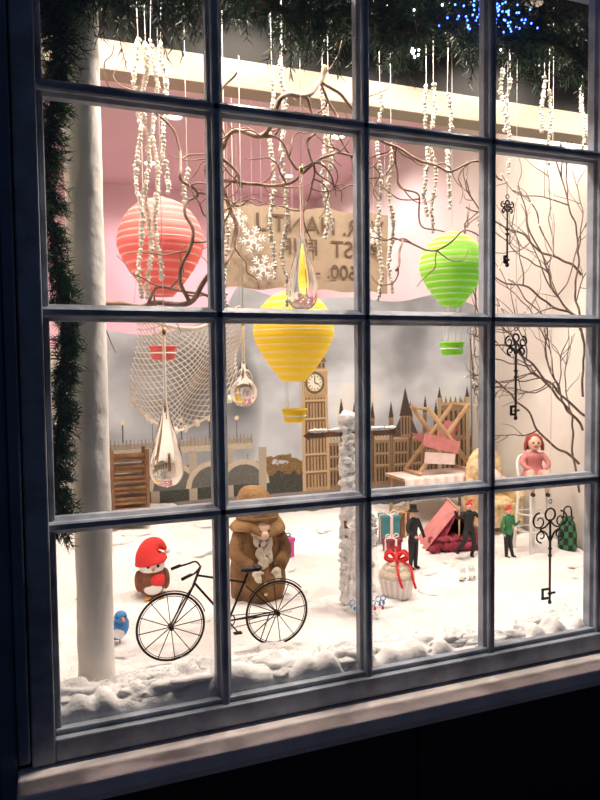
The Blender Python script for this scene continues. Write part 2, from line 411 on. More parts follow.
# ---------------------------------------------------------------- keys
def key(x,y,zt,zb,w):
    b=B(); H=zt-zb; r=w*.25; t=.0036 if w>.06 else .0028
    def spiral(cx,cz,r0,turn,dirn,a0):
        P=[]
        for i in range(28):
            u=i/27; a=a0+dirn*u*turn; rr=r0*(1-.72*u); P.append((cx+rr*math.cos(a),y,cz+rr*math.sin(a)))
        b.tube(P,[t*(1-.35*i/27) for i in range(28)],0,6)
    zc=zt-r*1.2
    b.ring((x,y,zc+r*.15),r*.55,t,0,'Y',28)
    b.ring((x,y,zt+.006),.007,.0015,0,'Y',16)
    for s_ in (-1,1):
        spiral(x+s_*w*.30,zc-r*.4,w*.20,7.5,-s_,math.pi*.5)
        spiral(x+s_*w*.25,zc-r*1.75,w*.15,7,s_,-math.pi*.5)
        b.tube(cr([(x,y,zc-r*.4),(x+s_*w*.12,y,zc-r*.9),(x+s_*w*.28,y,zc-r*1.15),(x+s_*w*.12,y,zc-r*1.5),(x,y,zc-r*2.4)],5),t*.9,0,6)
    b.tube([(x,y,zc-r*.3),(x,y,zb+.01)],t*1.15,0,8)
    for q in (.45,.52,.9): b.sph((x,y,zt-H*q),(.008,.008,.005),0,12,8)
    b.sph((x,y,zb+.006),(.007,.007,.008),0,12,8)
    b.box((x-w*.13,y,zb+H*.15),(w*.2,.005,.008)); b.box((x-w*.13,y,zb+H*.06),(w*.2,.005,.008)); b.box((x-w*.20,y,zb+H*.105),(.008,.005,H*.11))
    b.box((x+w*.09,y,zb+H*.105),(w*.13,.005,.007))
    b.tube([(x,y,zt+.012),(x,y,2.75)],.0008,1,4)
    b.build('ornamental_iron_key',['iron','string'])
key(1.523,.28,1.613,1.305,.095)
key(1.694,.30,.995,.625,.16)
key(1.485,.28,2.06,1.83,.055)
# ---------------------------------------------------------------- bicycle
b=B(); y=.31; R=.098; A=Vector((.322,y,.742)); C=Vector((.650,y,.738))
for c in (A,C):
    b.ring(c,R,.0036,0,'Y',56,8); b.ring(c,R*.93,.0012,0,'Y',48,5); b.tube([c-Vector((0,.014,0)),c+Vector((0,.014,0))],.007,0,10)
    for i in range(12):
        a=i*math.pi/6+.1; b.tube([c,c+Vector((R*math.cos(a),0,R*math.sin(a)))],.0016,0,4)
bb=Vector((.495,y,.735)); hd=Vector((.395,y,.862)); hd2=Vector((.405,y,.885)); st=Vector((.555,y,.855))
for s_ in (-.011,.011):
    o=Vector((0,s_,0)); b.tube(cr([A+o,Vector((.362,y+s_*.9,.81)),hd],5),.0026,0,6)
    b.tube([C+o,bb],.0024,0,6); b.tube([C+o,st-Vector((0.004,0,.02))],.0022,0,6)
b.tube([hd-Vector((.006,0,.01)),Vector((.412,y,.91))],.004,0,8)
b.tube([hd,bb],.0036,0,8); b.tube([hd2,st-Vector((.004,0,.01))],.0034,0,8); b.tube([bb,st+Vector((.004,0,.02))],.0036,0,8)
b.ring(A,R+.008,.002,0,'Y',20,5,.3,2.2); b.ring(C,R+.008,.002,0,'Y',20,5,.7,2.6)
b.tube(cr([(.37,y-.055,.905),(.385,y-.05,.908),(.405,y-.03,.918),(.412,y,.912),(.405,y+.03,.918),(.385,y+.05,.908),(.35,y+.055,.90)],6),.003,0,8)
b.tube([(.345,y-.056,.896),(.375,y-.054,.907)],.005,0,8); b.tube([(.335,y+.056,.896),(.365,y+.054,.905)],.005,0,8)
b.sph((.566,y,.884),(.032,.016,.009),0,16,8); b.sph((.585,y,.886),(.018,.022,.010),0,14,8)
b.ring(bb,.020,.002,0,'Y',24,6)
b.tube([bb+Vector((0,-.014,0)),bb+Vector((.022,-.016,-.03))],.0022,0,6); b.box(bb+Vector((.022,-.024,-.032)),(.024,.016,.004))
b.tube([bb+Vector((0,.014,0)),bb+Vector((-.022,.016,.03))],.0022,0,6); b.box(bb+Vector((-.022,.024,.032)),(.024,.016,.004))
b.tube([bb+Vector((0,-.012,.02)),C+Vector((0,-.012,.008))],.0012,0,4); b.tube([bb+Vector((0,-.012,-.02)),C+Vector((0,-.012,-.008))],.0012,0,4)
b.tube([C+Vector((-.02,.01,0)),C+Vector((-.04,.05,-.100))],.002,0,5)
b.build('toy_bicycle',['iron'])
# ---------------------------------------------------------------- gnome
g=empty('gnome_figure',(.735,.78,.635)); g.scale=(.96,.96,1.02)
b=B()
prof=[(.085,-.02),(.102,.0),(.107,.05),(.104,.12),(.094,.19),(.078,.25),(.055,.29),(.03,.305)]
P4=crp(prof,4); n=56; V=[]
for (r,z) in P4:
    for k in range(n):
        a=2*math.pi*k/n; rr=r*(1+.06*math.cos(9*a+z*12)*(1-z/.35)+.06*noise.noise(Vector((math.cos(a)*2,math.sin(a)*2,z*14)))); V.append((rr*math.cos(a),rr*math.sin(a)*.85,z))
b.add(V,[(i*n+k,i*n+(k+1)%n,(i+1)*n+(k+1)%n,(i+1)*n+k) for i in range(len(P4)-1) for k in range(n)])
for s_ in (-1,1):
    b.tube(cr([(s_*.070,-.01,.235),(s_*.096,-.04,.17),(s_*.055,-.098,.125)],6),taper(13,.034,.026),0,14)
for z in (.03,.07,.16): b.sph((.0,-.100+z*.1,z),(.008,.005,.008),1,10,8)
b.build('coat',['brown','gold'],g)
b=B()
for i in range(26):
    a=ru(-1.1,1.1); x=.030*math.sin(a); z=ru(.135,.225)
    b.sph((x*(.5+z*3),-.082-.012*math.cos(a)+ (z-.13)*.15,z),(.011,.012,.018),0,10,8,nz=.5,nf=8,seed=i)
b.build('beard',['beard'],g)
b=B()
for s_ in (-1,1):
    c=Vector((s_*.040,-.112,.112)); b.sph(c,(.018,.016,.016),0,14,10)
    for k in range(4): b.tube([c+Vector((-s_*.006*(k-1.5),-.008,-.006)),c+Vector((-s_*(.006*(k-1.5)),-.020,-.016)),c+Vector((-s_*(.004+.004*(k-1.5)),-.018,-.026-.002*(k%2)))],[.0048,.0044,.003],0,7)
    b.tube([c+Vector((-s_*.012,-.004,.006)),c+Vector((-s_*.024,-.012,.002))],[.005,.0035],0,7)
b.build('mittens',['beard'],g)
b=B(); b.sph((0,-.092,.242),(.017,.016,.015),0,14,10); b.sph((0,-.05,.25),(.045,.045,.04),0,18,12)
for s_ in (-1,1): b.sph((s_*.018,-.090,.258),.004,1,8,6)
b.build('face',['skin','black'],g)
b=B(); brim=[(.108,-.016),(.112,-.010),(.102,.006),(.083,.022),(.076,.045),(.074,.078),(.066,.108),(.050,.132),(.028,.146),(.004,.150)]
V=[];n=48
for i,(r,z) in enumerate(brim):
    for k in range(n):
        a=2*math.pi*k/n; dz=.014*math.sin(2*a+.6)*(r/.12)**2+.007*math.sin(5*a)*(r/.12)**2
        V.append((r*math.cos(a)-.02*(z/.14)**2,r*math.sin(a)*.9,.262+z+dz))
F=[(i*n+k,i*n+(k+1)%n,(i+1)*n+(k+1)%n,(i+1)*n+k) for i in range(len(brim)-1) for k in range(n)]+[tuple(range(n))[::-1],tuple((len(brim)-1)*n+k for k in range(n))]
b.add(V,F); b.ring((0,0,.262+.034),.080,.006,1,'Z',40,8); b.build('floppy_hat',['hat','brown'],g)
# ---------------------------------------------------------------- robin plush
x0,y0=.358,.93; z0=sz(x0,y0)-.001; r_=empty('robin_plush',(x0,y0,z0))
b=B(); b.sph((0,0,.062),(.058,.055,.062),0,28,18,nz=.05); b.sph((.045,.03,.06),(.02,.05,.03),0,12,8); b.sph((-.048,-.004,.062),(.016,.034,.04),0,14,10);b.sph((.052,-.004,.062),(.016,.034,.04),0,14,10)
b.build('body',['rob'],r_)
b=B(); b.sph((.010,-.018,.066),(.040,.042,.036),0,24,16); b.build('breast',['redf'],r_)
b=B(); b.sph((0,-.005,.118),(.050,.046,.036),0,24,16); b.sph((0,-.03,.040),(.036,.030,.028),0,20,12); b.build('white_face',['white'],r_)
b=B(); b.sph((-.018,-.046,.124),.0065,0,10,8); b.sph((.018,-.046,.124),.0065,0,10,8)
b.tube([(0,-.043,.114),(0,-.068,.108)],[.009,.001],1,8)
for s_ in (-1,1):
    for k in (-1,0,1): b.tube([(s_*.022,-.03,.006),(s_*.022+k*.012,-.062,.006)],[.005,.003],1,6)
b.build('eyes_beak_feet',['black','orange'],r_)
b=B(); Q=cr([(0,0,.132),(-.004,0,.158),(.004,0,.186),(.030,0,.194),(.058,0,.172)],6)
b.tube(Q,[.056*(1-(i/(len(Q)-1))**1.3)+.006 for i in range(len(Q))],0,24); b.ring((0,-.002,.138),.048,.008,0,'Z',32,10); b.sph((.062,0,.166),.012,1,12,8)
b.build('red_hat',['redf','white'],r_)
# ---------------------------------------------------------------- cupcake
x0,y0=1.263,.66; z0=sz(x0,y0); c_=empty('cupcake_ornament',(x0,y0,z0))
b=B(); b.lathe([(.050,0),(.053,.002),(.070,.075),(.072,.08),(.066,.08),(.05,.07)],(0,0,0),0,72,1,1,.03,36,mf=lambda i,k:(k//2)%2)
b.build('striped_wrapper',['pale','white'],c_)
b=B(); 
for i,(r,z) in enumerate([(.062,.088),(.050,.108),(.036,.126),(.02,.140)]): b.ring((0,0,z),r*.72,r*.42,0,'Z',32,10)
b.sph((0,0,.09),(.064,.064,.03),0,24,12)
b.build('frosting',['beard'],c_)
b=B()
for a in range(6):
    t=a*1.047; P=cr([(0,0,.148),(.03*math.cos(t),.03*math.sin(t),.178),(.05*math.cos(t),.05*math.sin(t),.158),(.028*math.cos(t+.2),.028*math.sin(t+.2),.145),(0,0,.148)],5); b.tube(P,.006,0,8)
b.tube(cr([(0,-.01,.148),(.03,-.05,.13),(.028,-.076,.09),(.04,-.078,.05)],5),.005,0,8); b.tube(cr([(0,-.01,.148),(-.025,-.052,.13),(-.03,-.074,.10),(-.02,-.08,.06)],5),.005,0,8)
b.tube(cr([(0,0,.15),(.006,0,.18),(-.006,0,.20)],4),.005,0,8)
b.build('red_ribbon_bow',['redf'],c_)
# ---------------------------------------------------------------- glass vase filled with cotton
x0,y0=1.055,.53; z0=sz(x0,y0)-.002; v_=empty('glass_vase',(x0,y0,z0))
vp=crp([(.045,0),(.060,.012),(.070,.06),(.066,.11),(.058,.17),(.050,.24),(.054,.33)],4)
b=B(); b.lathe(vp,(0,0,0),0,40); b.build('glass_body',['vase'],v_)
b=B(); b.ring((0,0,.33),.054,.003,0,'Z',36,6); b.ring((0,0,.004),.05,.004,0,'Z',36,6)
for k in range(7):
    a=-2.6+k*.35; z=.07+.012*math.sin(k*2.1); r=.0715
    b.ring((r*math.cos(a),r*math.sin(a),z),.010,.0018,1,'Y',16,4); b.sph((r*math.cos(a+.12),r*math.sin(a+.12),z-.02),(.005,.003,.008),2 if k%2 else 1,8,6)
b.build('painted_pattern',['white','blue','redf'],v_)
b=B()
for i in range(90):
    z=ru(.03,.37); rr=.034; a=rnd()*6.28; q=rr*math.sqrt(rnd()); b.sph((q*math.cos(a),q*math.sin(a),z),(.018,.018,.018),0,12,9,nz=.6,seed=i)
b.build('cotton_stuffing',['snow'],v_)
# snow-wrapped signpost behind the vase
x0,y0=1.045,.64; z0=sz(x0,y0)-.002
b=B(); b.tube([(x0,y0,z0),(x0,y0,1.29)],.016,0,12)
for i in range(150):
    z=z0+.03+(1.30-z0-.03)*i/150; a=rnd()*6.28; b.sph((x0+.012*math.cos(a),y0+.012*math.sin(a),z),(ru(.016,.024),ru(.016,.022),ru(.014,.02)),1,10,8,nz=.6,seed=i*1.1)
b.sph((x0,y0,1.305),(.034,.032,.026),1,18,12,nz=.3,seed=3)
b.box((x0-.085,y0-.006,1.248),(.15,.012,.020),0); b.box((x0+.105,y0-.006,1.243),(.19,.012,.020),0)
for s_,L in ((-1,.155),(1,.195)):
    b.add([(x0+s_*L,y0-.012,1.262),(x0+s_*(L+.022),y0-.006,1.246),(x0+s_*L,y0-.012,1.230),(x0+s_*L,y0,1.262),(x0+s_*L,y0,1.230)],[(0,1,2),(3,4,1),(0,3,1),(2,1,4)],0,False)
    for i in range(18): b.sph((x0+s_*ru(.02,L),y0-.006,1.262),(ru(.010,.016),.010,ru(.005,.009)),1,10,7,nz=.5,seed=i*2.1)
b.build('snowy_signpost',['wood','snow'])
# ---------------------------------------------------------------- small figures
def limb(b,P,R,m,n=10):
    Q=cr(P,4); k=len(Q); RR=[]
    for i in range(k):
        t=i/(k-1)*(len(R)-1); j=min(int(t),len(R)-2); RR.append(R[j]+(R[j+1]-R[j])*(t-j))
    b.tube(Q,RR,m,n); b.sph(Q[-1],RR[-1],m,8,6); b.sph(Q[0],RR[0],m,8,6)
def hand(b,p,d,s,m):
    p=Vector(p); d=norm(d); u=d.orthogonal().normalized(); w=d.cross(u)
    b.sph(p+d*s*.4,(s*.45,s*.45,s*.45),m,10,8)
    for k in range(4):
        o=u*(k-1.5)*s*.26; q=p+d*s*.6+o; L=s*(.62,.75,.7,.5)[k]; b.tube([q,q+d*L*.55,q+d*L*.9+w*L*.35],[s*.14,s*.12,s*.08],m,6)
    b.tube([p+u*s*.3,p+u*s*.62+d*s*.4],[s*.15,s*.1],m,6)
def toyman(name,x,y,H,arms,legs,hatm,coat,trou,turn=0):
    e=empty(name,(x,y,sz(x,y))); e.rotation_euler=(0,0,turn)
    h=H; b=B(); hip=.47*h; sh=.79*h
    for k,(s_) in enumerate((-1,1)):
        L=legs[k]
        limb(b,[(s_*.045*h,0,hip),(L[0][0]*h,L[0][1]*h,L[0][2]*h),(L[1][0]*h,L[1][1]*h,L[1][2]*h)],[.055*h,.042*h,.028*h],1,12)
        f=Vector((L[1][0]*h,L[1][1]*h,max(L[1][2]*h-.01*h,.022*h))); b.sph(f+Vector((0,-.03*h,0)),(.032*h,.065*h,.024*h),3,12,8)
    pr=[(.085*h,hip-.02*h),(.095*h,hip+.03*h),(.078*h,.60*h),(.10*h,.72*h),(.095*h,.78*h),(.04*h,.825*h),(.03*h,.85*h)]
    b.lathe(crp(pr),(0,0,0),0,24,1,.68)
    for k,s_ in enumerate((-1,1)):
        A=arms[k]; P=[(s_*.095*h,0,sh-.015*h),tuple(c*h for c in A[0]),tuple(c*h for c in A[1])]
        limb(b,P,[.038*h,.03*h,.022*h],0,10); hand(b,P[2],Vector(P[2])-Vector(P[1]),.045*h,2)
    b.sph((0,-.005*h,.90*h),(.052*h,.058*h,.066*h),2,18,14)
    b.sph((0,-.066*h,.893*h),(.009*h,.013*h,.012*h),2,8,6)
    for s_ in (-1,1): b.sph((s_*.02*h,-.058*h,.905*h),.007*h,3,8,6); b.sph((s_*.053*h,0,.895*h),(.008*h,.014*h,.018*h),2,8,6)
    b.tube([(-.018*h,-.058*h,.868*h),(0,-.062*h,.864*h),(.018*h,-.058*h,.868*h)],.004*h,5,6)
    if hatm=='top':
        b.lathe([(.09*h,.93*h),(.092*h,.938*h),(.058*h,.94*h),(.055*h,1.03*h),(.06*h,1.035*h),(.001,1.035*h)],(0,0,0),4,24)
    else:
        b.sph((0,.006*h,.925*h),(.058*h,.062*h,.05*h),4,16,10); b.tube(cr([(0,0,.96*h),(.03*h,0,1.0*h),(.07*h,0,1.0*h)],4),taper(9,.03*h,.008*h),4,10)
    b.build('body',[coat,trou,'skin','black',coat if hatm=='top' else 'redf','redf'],e)
    return e
toyman('top_hat_gentleman_doll',1.508,.95,.28,[((-.17,-.04,.66),(-.12,-.14,.58)),((.16,-.02,.64),(.17,-.08,.50))],[((-.05,0,.26),(-.055,.01,.04)),((.05,0,.26),(.06,.01,.04))],'top','black','black',turn=.3)
toyman('dancing_harlequin_doll',1.835,1.0,.27,[((-.20,-.03,.70),(-.27,-.08,.84)),((.19,-.02,.70),(.30,-.05,.62))],[((-.11,-.08,.30),(-.22,-.02,.12)),((.09,0,.25),(.06,.04,.03))],'cap','black','black',turn=-.3)
toyman('toy_soldier',2.02,.95,.25,[((-.15,0,.62),(-.13,-.05,.48)),((.15,0,.62),(.22,-.05,.70))],[((-.045,0,.25),(-.045,0,.04)),((.045,0,.25),(.10,0,.04))],'cap','green','black')
# ---------------------------------------------------------------- tent
x0,y0=1.92,1.26; z0=sz(x0,y0); t_=empty('doll_tent',(x0,y0,z0)); t_.rotation_euler=(0,0,-.35)
b=B()
def quadstrip(b,A,Bp,C,D,m,n=14,sag=.02,ph=0):
    A,Bp,C,D=map(Vector,(A,Bp,C,D)); nn=(Bp-A).cross(D-A).normalized(); V=[]
    for i in range(n+1):
        for j in range(n+1):
            u,v=i/n,j/n; p=A.lerp(Bp,u).lerp(D.lerp(C,u),v); p=p+nn*(-sag*math.sin(u*math.pi)*math.sin(v*math.pi)+.006*math.sin(u*22+ph)*(1-v)); V.append(p)
    F=[(i*(n+1)+j,(i+1)*(n+1)+j,(i+1)*(n+1)+j+1,i*(n+1)+j+1) for i in range(n) for j in range(n)]
    b.add(V,F,m)
quadstrip(b,(-.17,-.12,.0),(-.17,.12,.0),(0,.12,.21),(0,-.12,.21),1)
quadstrip(b,(.17,-.12,.0),(.17,.12,.0),(0,.12,.21),(0,-.12,.21),1)
quadstrip(b,(-.17,-.12,0),(-.10,-.13,0),(0,-.12,.205),(0,-.12,.21),0,sag=.01); quadstrip(b,(.17,-.12,0),(.10,-.14,0),(0,-.12,.205),(0,-.12,.21),0,sag=.01)
quadstrip(b,(-.17,.12,0),(.17,.12,0),(0.001,.12,.21),(-.001,.12,.21),0)
b.tube([(0,-.14,.212),(0,.14,.212)],.005,2,8); b.tube([(0,-.13,.0),(0,-.13,.23)],.004,2,8); b.tube([(0,.13,0),(0,.13,.23)],.004,2,8)
for i in range(40): b.sph((ru(-.13,.10),-.12+ru(-.05,.05),ru(.015,.07)),(.03,.022,.018),0,10,8,nz=.6,seed=i)
b.build('canvas',['burg','pinkf','woodl'],t_)
# table + cloth + deck chair
x0,y0=2.05,1.60; z0=sz(x0,y0)
b=B(); b.box((x0-.02,y0,.885),(.50,.24,.018),0)
for sx in (-1,1):
    for sy in (-1,1): b.tube([(x0-.02+sx*.22,y0+sy*.09,.88),(x0-.02+sx*.23,y0+sy*.10,z0-.01)],.009,0,8)
V=[];n=60
for i in range(n+1):
    x=x0-.285+.53*i/n; fz=.006*math.sin(i*.9)
    V+=[(x,y0+.10,.897),(x,y0-.122,.897),(x,y0-.128+fz,.885),(x,y0-.132+fz*2,.80+.008*math.sin(i*.5))]
b.add(V,[(4*i+k,4*i+4+k,4*i+5+k,4*i+1+k) for i in range(n) for k in range(3)],1)
b.build('doll_table',['woodl','pale'])
zt=.899
b=B(); w=.075
for sy in (-1,1):
    yy=y0+sy*w
    b.tube([(x0-.17,yy,zt+.009),(x0+.15,yy,zt+.38)],.013,0,8)
    b.tube([(x0+.17,yy*1+sy*.012,zt+.009),(x0-.12,yy+sy*.012,zt+.37)],.013,0,8)
for (xx,zz) in ((-.165,.012),(.145,.37),(.162,.012),(-.112,.36)): b.tube([(x0+xx,y0-w-.015,zt+zz),(x0+xx,y0+w+.015,zt+zz)],.009,0,8)
V=[];n=24
for i in range(n+1):
    t=i/n; P0=Vector((x0-.13,0,zt+.22)); P1=Vector((x0+.0,0,zt+.06)); P2=Vector((x0+.09,0,zt+.28))
    p=P0*(1-t)**2+P1*2*t*(1-t)+P2*t*t
    V+= [(p.x,y0-w,p.z),(p.x,y0+w,p.z)]
b.add(V,[(2*i,2*i+1,2*i+3,2*i+2) for i in range(n)],1)
b.box((x0-.04,y0-w-.02,zt+.17),(.22,.02,.07),1,M3=Matrix.Rotation(.25,3,'Y')); b.box((x0-.05,y0-w-.02,zt+.09),(.18,.02,.06),2,M3=Matrix.Rotation(.1,3,'Y'))
b.build('deck_chair',['woodl','pinkf','pale'])
# gift boxes
def gift(x,y,w,d,h,m,rm,rz=0):
    z=sz(x,y); b=B(); b.box((x,y,z+h/2),(w,d,h),0,rz); b.box((x,y,z+h-.006),(w+.008,d+.008,.018),0,rz)
    b.box((x,y,z+h/2+.002),(w*.16,d+.011,h+.003),1,rz); b.box((x,y,z+h/2+.002),(w+.011,d*.16,h+.003),1,rz)
    for s_ in (-1,1): b.tube(cr([(x,y,z+h+.004),(x+s_*.02,y,z+h+.022),(x+s_*.036,y,z+h+.014),(x+s_*.02,y,z+h+.004),(x,y,z+h+.004)],4),.003,1,6)
    b.build('gift_box',[m,rm],bevel=.002)
gift(1.02,1.30,.075,.07,.085,'mag','teal',.3)
gift(1.48,1.40,.12,.08,.10,'black','gold',.2); gift(1.62,1.38,.09,.08,.14,'teal','pale',-.2); gift(1.56,1.24,.07,.06,.06,'burg','white',.1)
gift(1.72,1.44,.07,.06,.12,'wood','goldf',.4)
b=B(); c=Vector((.93,1.22,sz(.93,1.22)+.055))
for i in range(160):
    a=rnd()*6.28; p=rnd()*6.28; q=c+Vector(((.04+.012*math.cos(p))*math.cos(a),.012*math.sin(p),(.04+.012*math.cos(p))*math.sin(a))); d=norm(q-c); b.tube([q,q+d*.012+Vector((ru(-.006,.006),ru(-.008,.008),ru(-.006,.006)))],[.002,.001],0,4)
b.ring(c,.04,.006,0,'Y',28,6)
for i in range(9): a=i*.7; b.sph(c+Vector((.04*math.cos(a),-.014,.04*math.sin(a))),.005,1,8,6)
b.build('mini_wreath',['green','redf'])
# ---------------------------------------------------------------- doll high chair + doll
x0,y0=2.20,1.00; z0=sz(x0,y0); zs=.935
b=B()
b.lathe([(.001,-.008),(.078,-.008),(.082,0),(.078,.008),(.001,.008)],(x0,y0,zs),0,32)
for a in (.8,2.35,3.93,5.5):
    b.tube([(x0+.06*math.cos(a),y0+.06*math.sin(a),zs-.006),(x0+.085*math.cos(a),y0+.085*math.sin(a),z0-.003)],.007,0,8)
b.ring((x0,y0,zs-.16),.072,.004,0,'Z',32,6); b.ring((x0,y0,zs-.24),.078,.004,0,'Z',32,6)
P=[(x0+.072*math.cos(a),y0+.072*math.sin(a),zs+.11*math.sin(a)+.004) for a in np.linspace(0,math.pi,18)]
b.tube(P,.006,0,8)
for a in np.linspace(.5,2.64,6): b.tube([(x0+.072*math.cos(a),y0+.072*math.sin(a),zs),(x0+.072*math.cos(a),y0+.072*math.sin(a),zs+.11*math.sin(a))],.0035,0,6)
b.build('doll_chair',['white'])
d_=empty('seated_doll',(x0,y0-.01,zs+.008)); d_.rotation_euler=(0,0,-.45); d_.scale=(1.22,1.22,1.22)
b=B()
pr=[(.050,0),(.046,.02),(.030,.055),(.035,.085),(.030,.10),(.012,.108),(.010,.118)]
b.lathe(crp(pr),(0,0,0),0,28,1,.75,.03,10)
for s_ in (-1,1):
    limb(b,[(s_*.022,-.01,.018),(s_*.028,-.075,.026),(s_*.028,-.085,-.035)],[.020,.015,.009],1,10)
    b.sph((s_*.028,-.095,-.047),(.009,.018,.008),2,10,8)
    limb(b,[(s_*.033,0,.094),(s_*.050,-.022,.062),(s_*.026,-.055,.042)],[.012,.010,.007],0,10); hand(b,(s_*.026,-.055,.042),(-s_*.2,-1,-.3),.012,1)
for i in range(22): a=ru(3.4,6.0); b.sph((.04*math.cos(a),.055*math.sin(a)-.01,.018),(.016,.02,.012),0,10,7,nz=.3,seed=i)
b.build('dress_body',['pinkf','skin','black'],d_)
b=B(); b.sph((0,-.002,.143),(.026,.027,.030),0,20,14); b.sph((0,-.030,.140),(.004,.006,.005),0,8,6)
for s_ in (-1,1): b.sph((s_*.010,-.027,.145),.0035,1,8,6); b.sph((s_*.026,0,.141),(.004,.006,.008),0,8,6)
b.tube([(-.008,-.027,.130),(0,-.029,.128),(.008,-.027,.130)],.0018,2,6); b.build('head',['skin','black','redf'],d_)
b=B(); b.sph((0,.008,.153),(.031,.029,.027),0,20,14,nz=.15,nf=12)
for i in range(26):
    a=ru(-.3,math.pi+.3); b.tube(cr([(.024*math.cos(a),.024*math.sin(a)+.004,.16),(.034*math.cos(a),.032*math.sin(a)+.004,.135),(.036*math.cos(a),.030*math.sin(a)+.004,.112)],4),taper(9,.007,.003),0,6)
b.build('red_hair',['hair'],d_)
# gold armchair
x0,y0=2.24,1.36; z0=sz(x0,y0)
b=B(); b.sph((x0,y0,z0+.16),(.11,.10,.05),0,20,12); b.box((x0,y0,z0+.105),(.20,.18,.12),0); b.sph((x0,y0+.08,z0+.31),(.12,.04,.15),0,24,16); 
for s_ in (-1,1): b.tube(cr([(x0+s_*.105,y0+.07,z0+.26),(x0+s_*.11,y0-.05,z0+.24),(x0+s_*.11,y0-.09,z0+.19)],5),.03,0,14); b.box((x0+s_*.108,y0,z0+.14),(.045,.17,.18),0)
for sx in (-1,1):
    for sy in (-1,1): b.tube([(x0+sx*.09,y0+sy*.07,z0+.05),(x0+sx*.1,y0+sy*.08,z0)],[.012,.007],1,8)
b.sph((x0-.03,y0-.03,z0+.29),(.065,.03,.06),2,18,12,M3=Matrix.Rotation(.4,3,'Y'),nz=.1)
b.build('gold_armchair',['goldf','wood','pale'],bevel=.01)
# diamond bag
x0,y0=2.37,.95; z0=sz(x0,y0)
b=B(); b.lathe([(.040,0),(.048,.01),(.049,.035),(.049,.07),(.045,.10),(.040,.13),(.027,.15),(.033,.165),(.001,.16)],(x0,y0,z0),0,24,1,.8,mf=lambda i,k:(i+k//2)%2)
b.tube(cr([(x0-.026,y0,z0+.155),(x0-.018,y0,z0+.21),(x0+.018,y0,z0+.21),(x0+.026,y0,z0+.155)],5),.004,1,6)
b.build('harlequin_bag',['green','black'])
# blue toy bird
x0,y0=.185,.50; z0=sz(x0,y0)
b=B(); Q=cr([(x0-.03,y0+.02,z0+.03),(x0,y0,z0+.035),(x0+.015,y0-.01,z0+.065),(x0+.012,y0-.02,z0+.085)],6)
b.tube(Q,[.004+.024*math.sin(min(1,(i+1)/len(Q)*1.05)*math.pi)**.7 for i in range(len(Q))],0,16); b.sph((x0+.012,y0-.018,z0+.085),.02,0,16,10)
b.tube([(x0+.016,y0-.035,z0+.085),(x0+.02,y0-.055,z0+.08)],[.006,.001],2,6); b.sph((x0+.006,y0-.018,z0+.04),(.02,.018,.022),1,14,10)
b.tube([(x0-.03,y0+.02,z0+.03),(x0-.06,y0+.04,z0+.05)],[.012,.004],0,8); b.sph((x0+.022,y0-.005,z0+.04),(.006,.025,.018),0,10,8)
for s_ in (-1,1): b.sph((x0+.012+s_*.012,y0-.033,z0+.09),.003,3,6,5); b.tube([(x0+s_*.008,y0,z0+.018),(x0+s_*.01,y0-.005,z0)],.0025,2,5)
b.build('blue_toy_bird',['blue','white','orange','black'])
# slatted crate
x0,y0=.36,1.62; z0=sz(x0,y0)
b=B()
for i in range(7): b.box((x0,y0,z0+.022+.05*i),(.17,.14,.014),0)
for sx in (-1,1):
    for sy in (-1,1): b.box((x0+sx*.08,y0+sy*.065,z0+.18),(.016,.016,.36),0)
for i in range(7): b.box((x0,y0-.066,z0+.022+.05*i),(.17,.008,.034),1)
b.build('slatted_crate',['wood','brown'],bevel=.002)
# toy skates
x0,y0=1.62,.72; z0=sz(x0,y0)
b=B()
for k in (0,1):
    xx=x0+.045*k; b.tube(cr([(xx,y0+.02,z0+.05),(xx,y0+.015,z0+.022),(xx-.02,y0-.01,z0+.018),(xx-.03,y0-.015,z0+.016)],4),taper(13,.013,.009),0,10); b.box((xx-.01,y0,z0+.005),(.05,.002,.006),1,.4)
b.build('toy_ice_skates',['white','iron'])
# ---------------------------------------------------------------- fishing net: draped diamonds
b=B()
def netp(u,v):
    x=.37+.46*u+.02*math.sin(v*6); z=1.77-.50*v*(1-.35*(2*u-1)**2)-.10*math.sin(u*math.pi)*(1-v)-.10*(1-u)*v
    y=1.36+.07*math.sin(u*10+v*2)+.03*math.sin(v*7+u*4); return Vector((x,y,z))
nu=14; nv=17
for i in range(-nv,nu+nv):
    P=[];Q=[]
    for j in range(0,nv*2+1):
        v=j/(2*nv); u=(i+j/2)/nu; u2=(i-j/2)/nu
        if 0<=u<=1: P.append(netp(u,v))
        if 0<=u2<=1: Q.append(netp(u2,v)+Vector((0,.003,0)))
    for L in (P,Q):
        if len(L)>2: b.tube(L,.0025,0,4)
b.tube([netp(i/30,0) for i in range(31)],.008,0,6); b.tube([netp(i/30,1) for i in range(31)],.006,0,6)
for i in range(9): b.sph(netp(i/8,1),(.014,.014,.018),0,10,8)
b.tube([netp(0,0),(.42,1.36,2.2),(.42,1.36,3.04)],.0015,0,4); b.tube([netp(1,0),(.82,1.36,2.3),(.82,1.36,3.04)],.0015,0,4)
b.build('fishing_net',['net'])
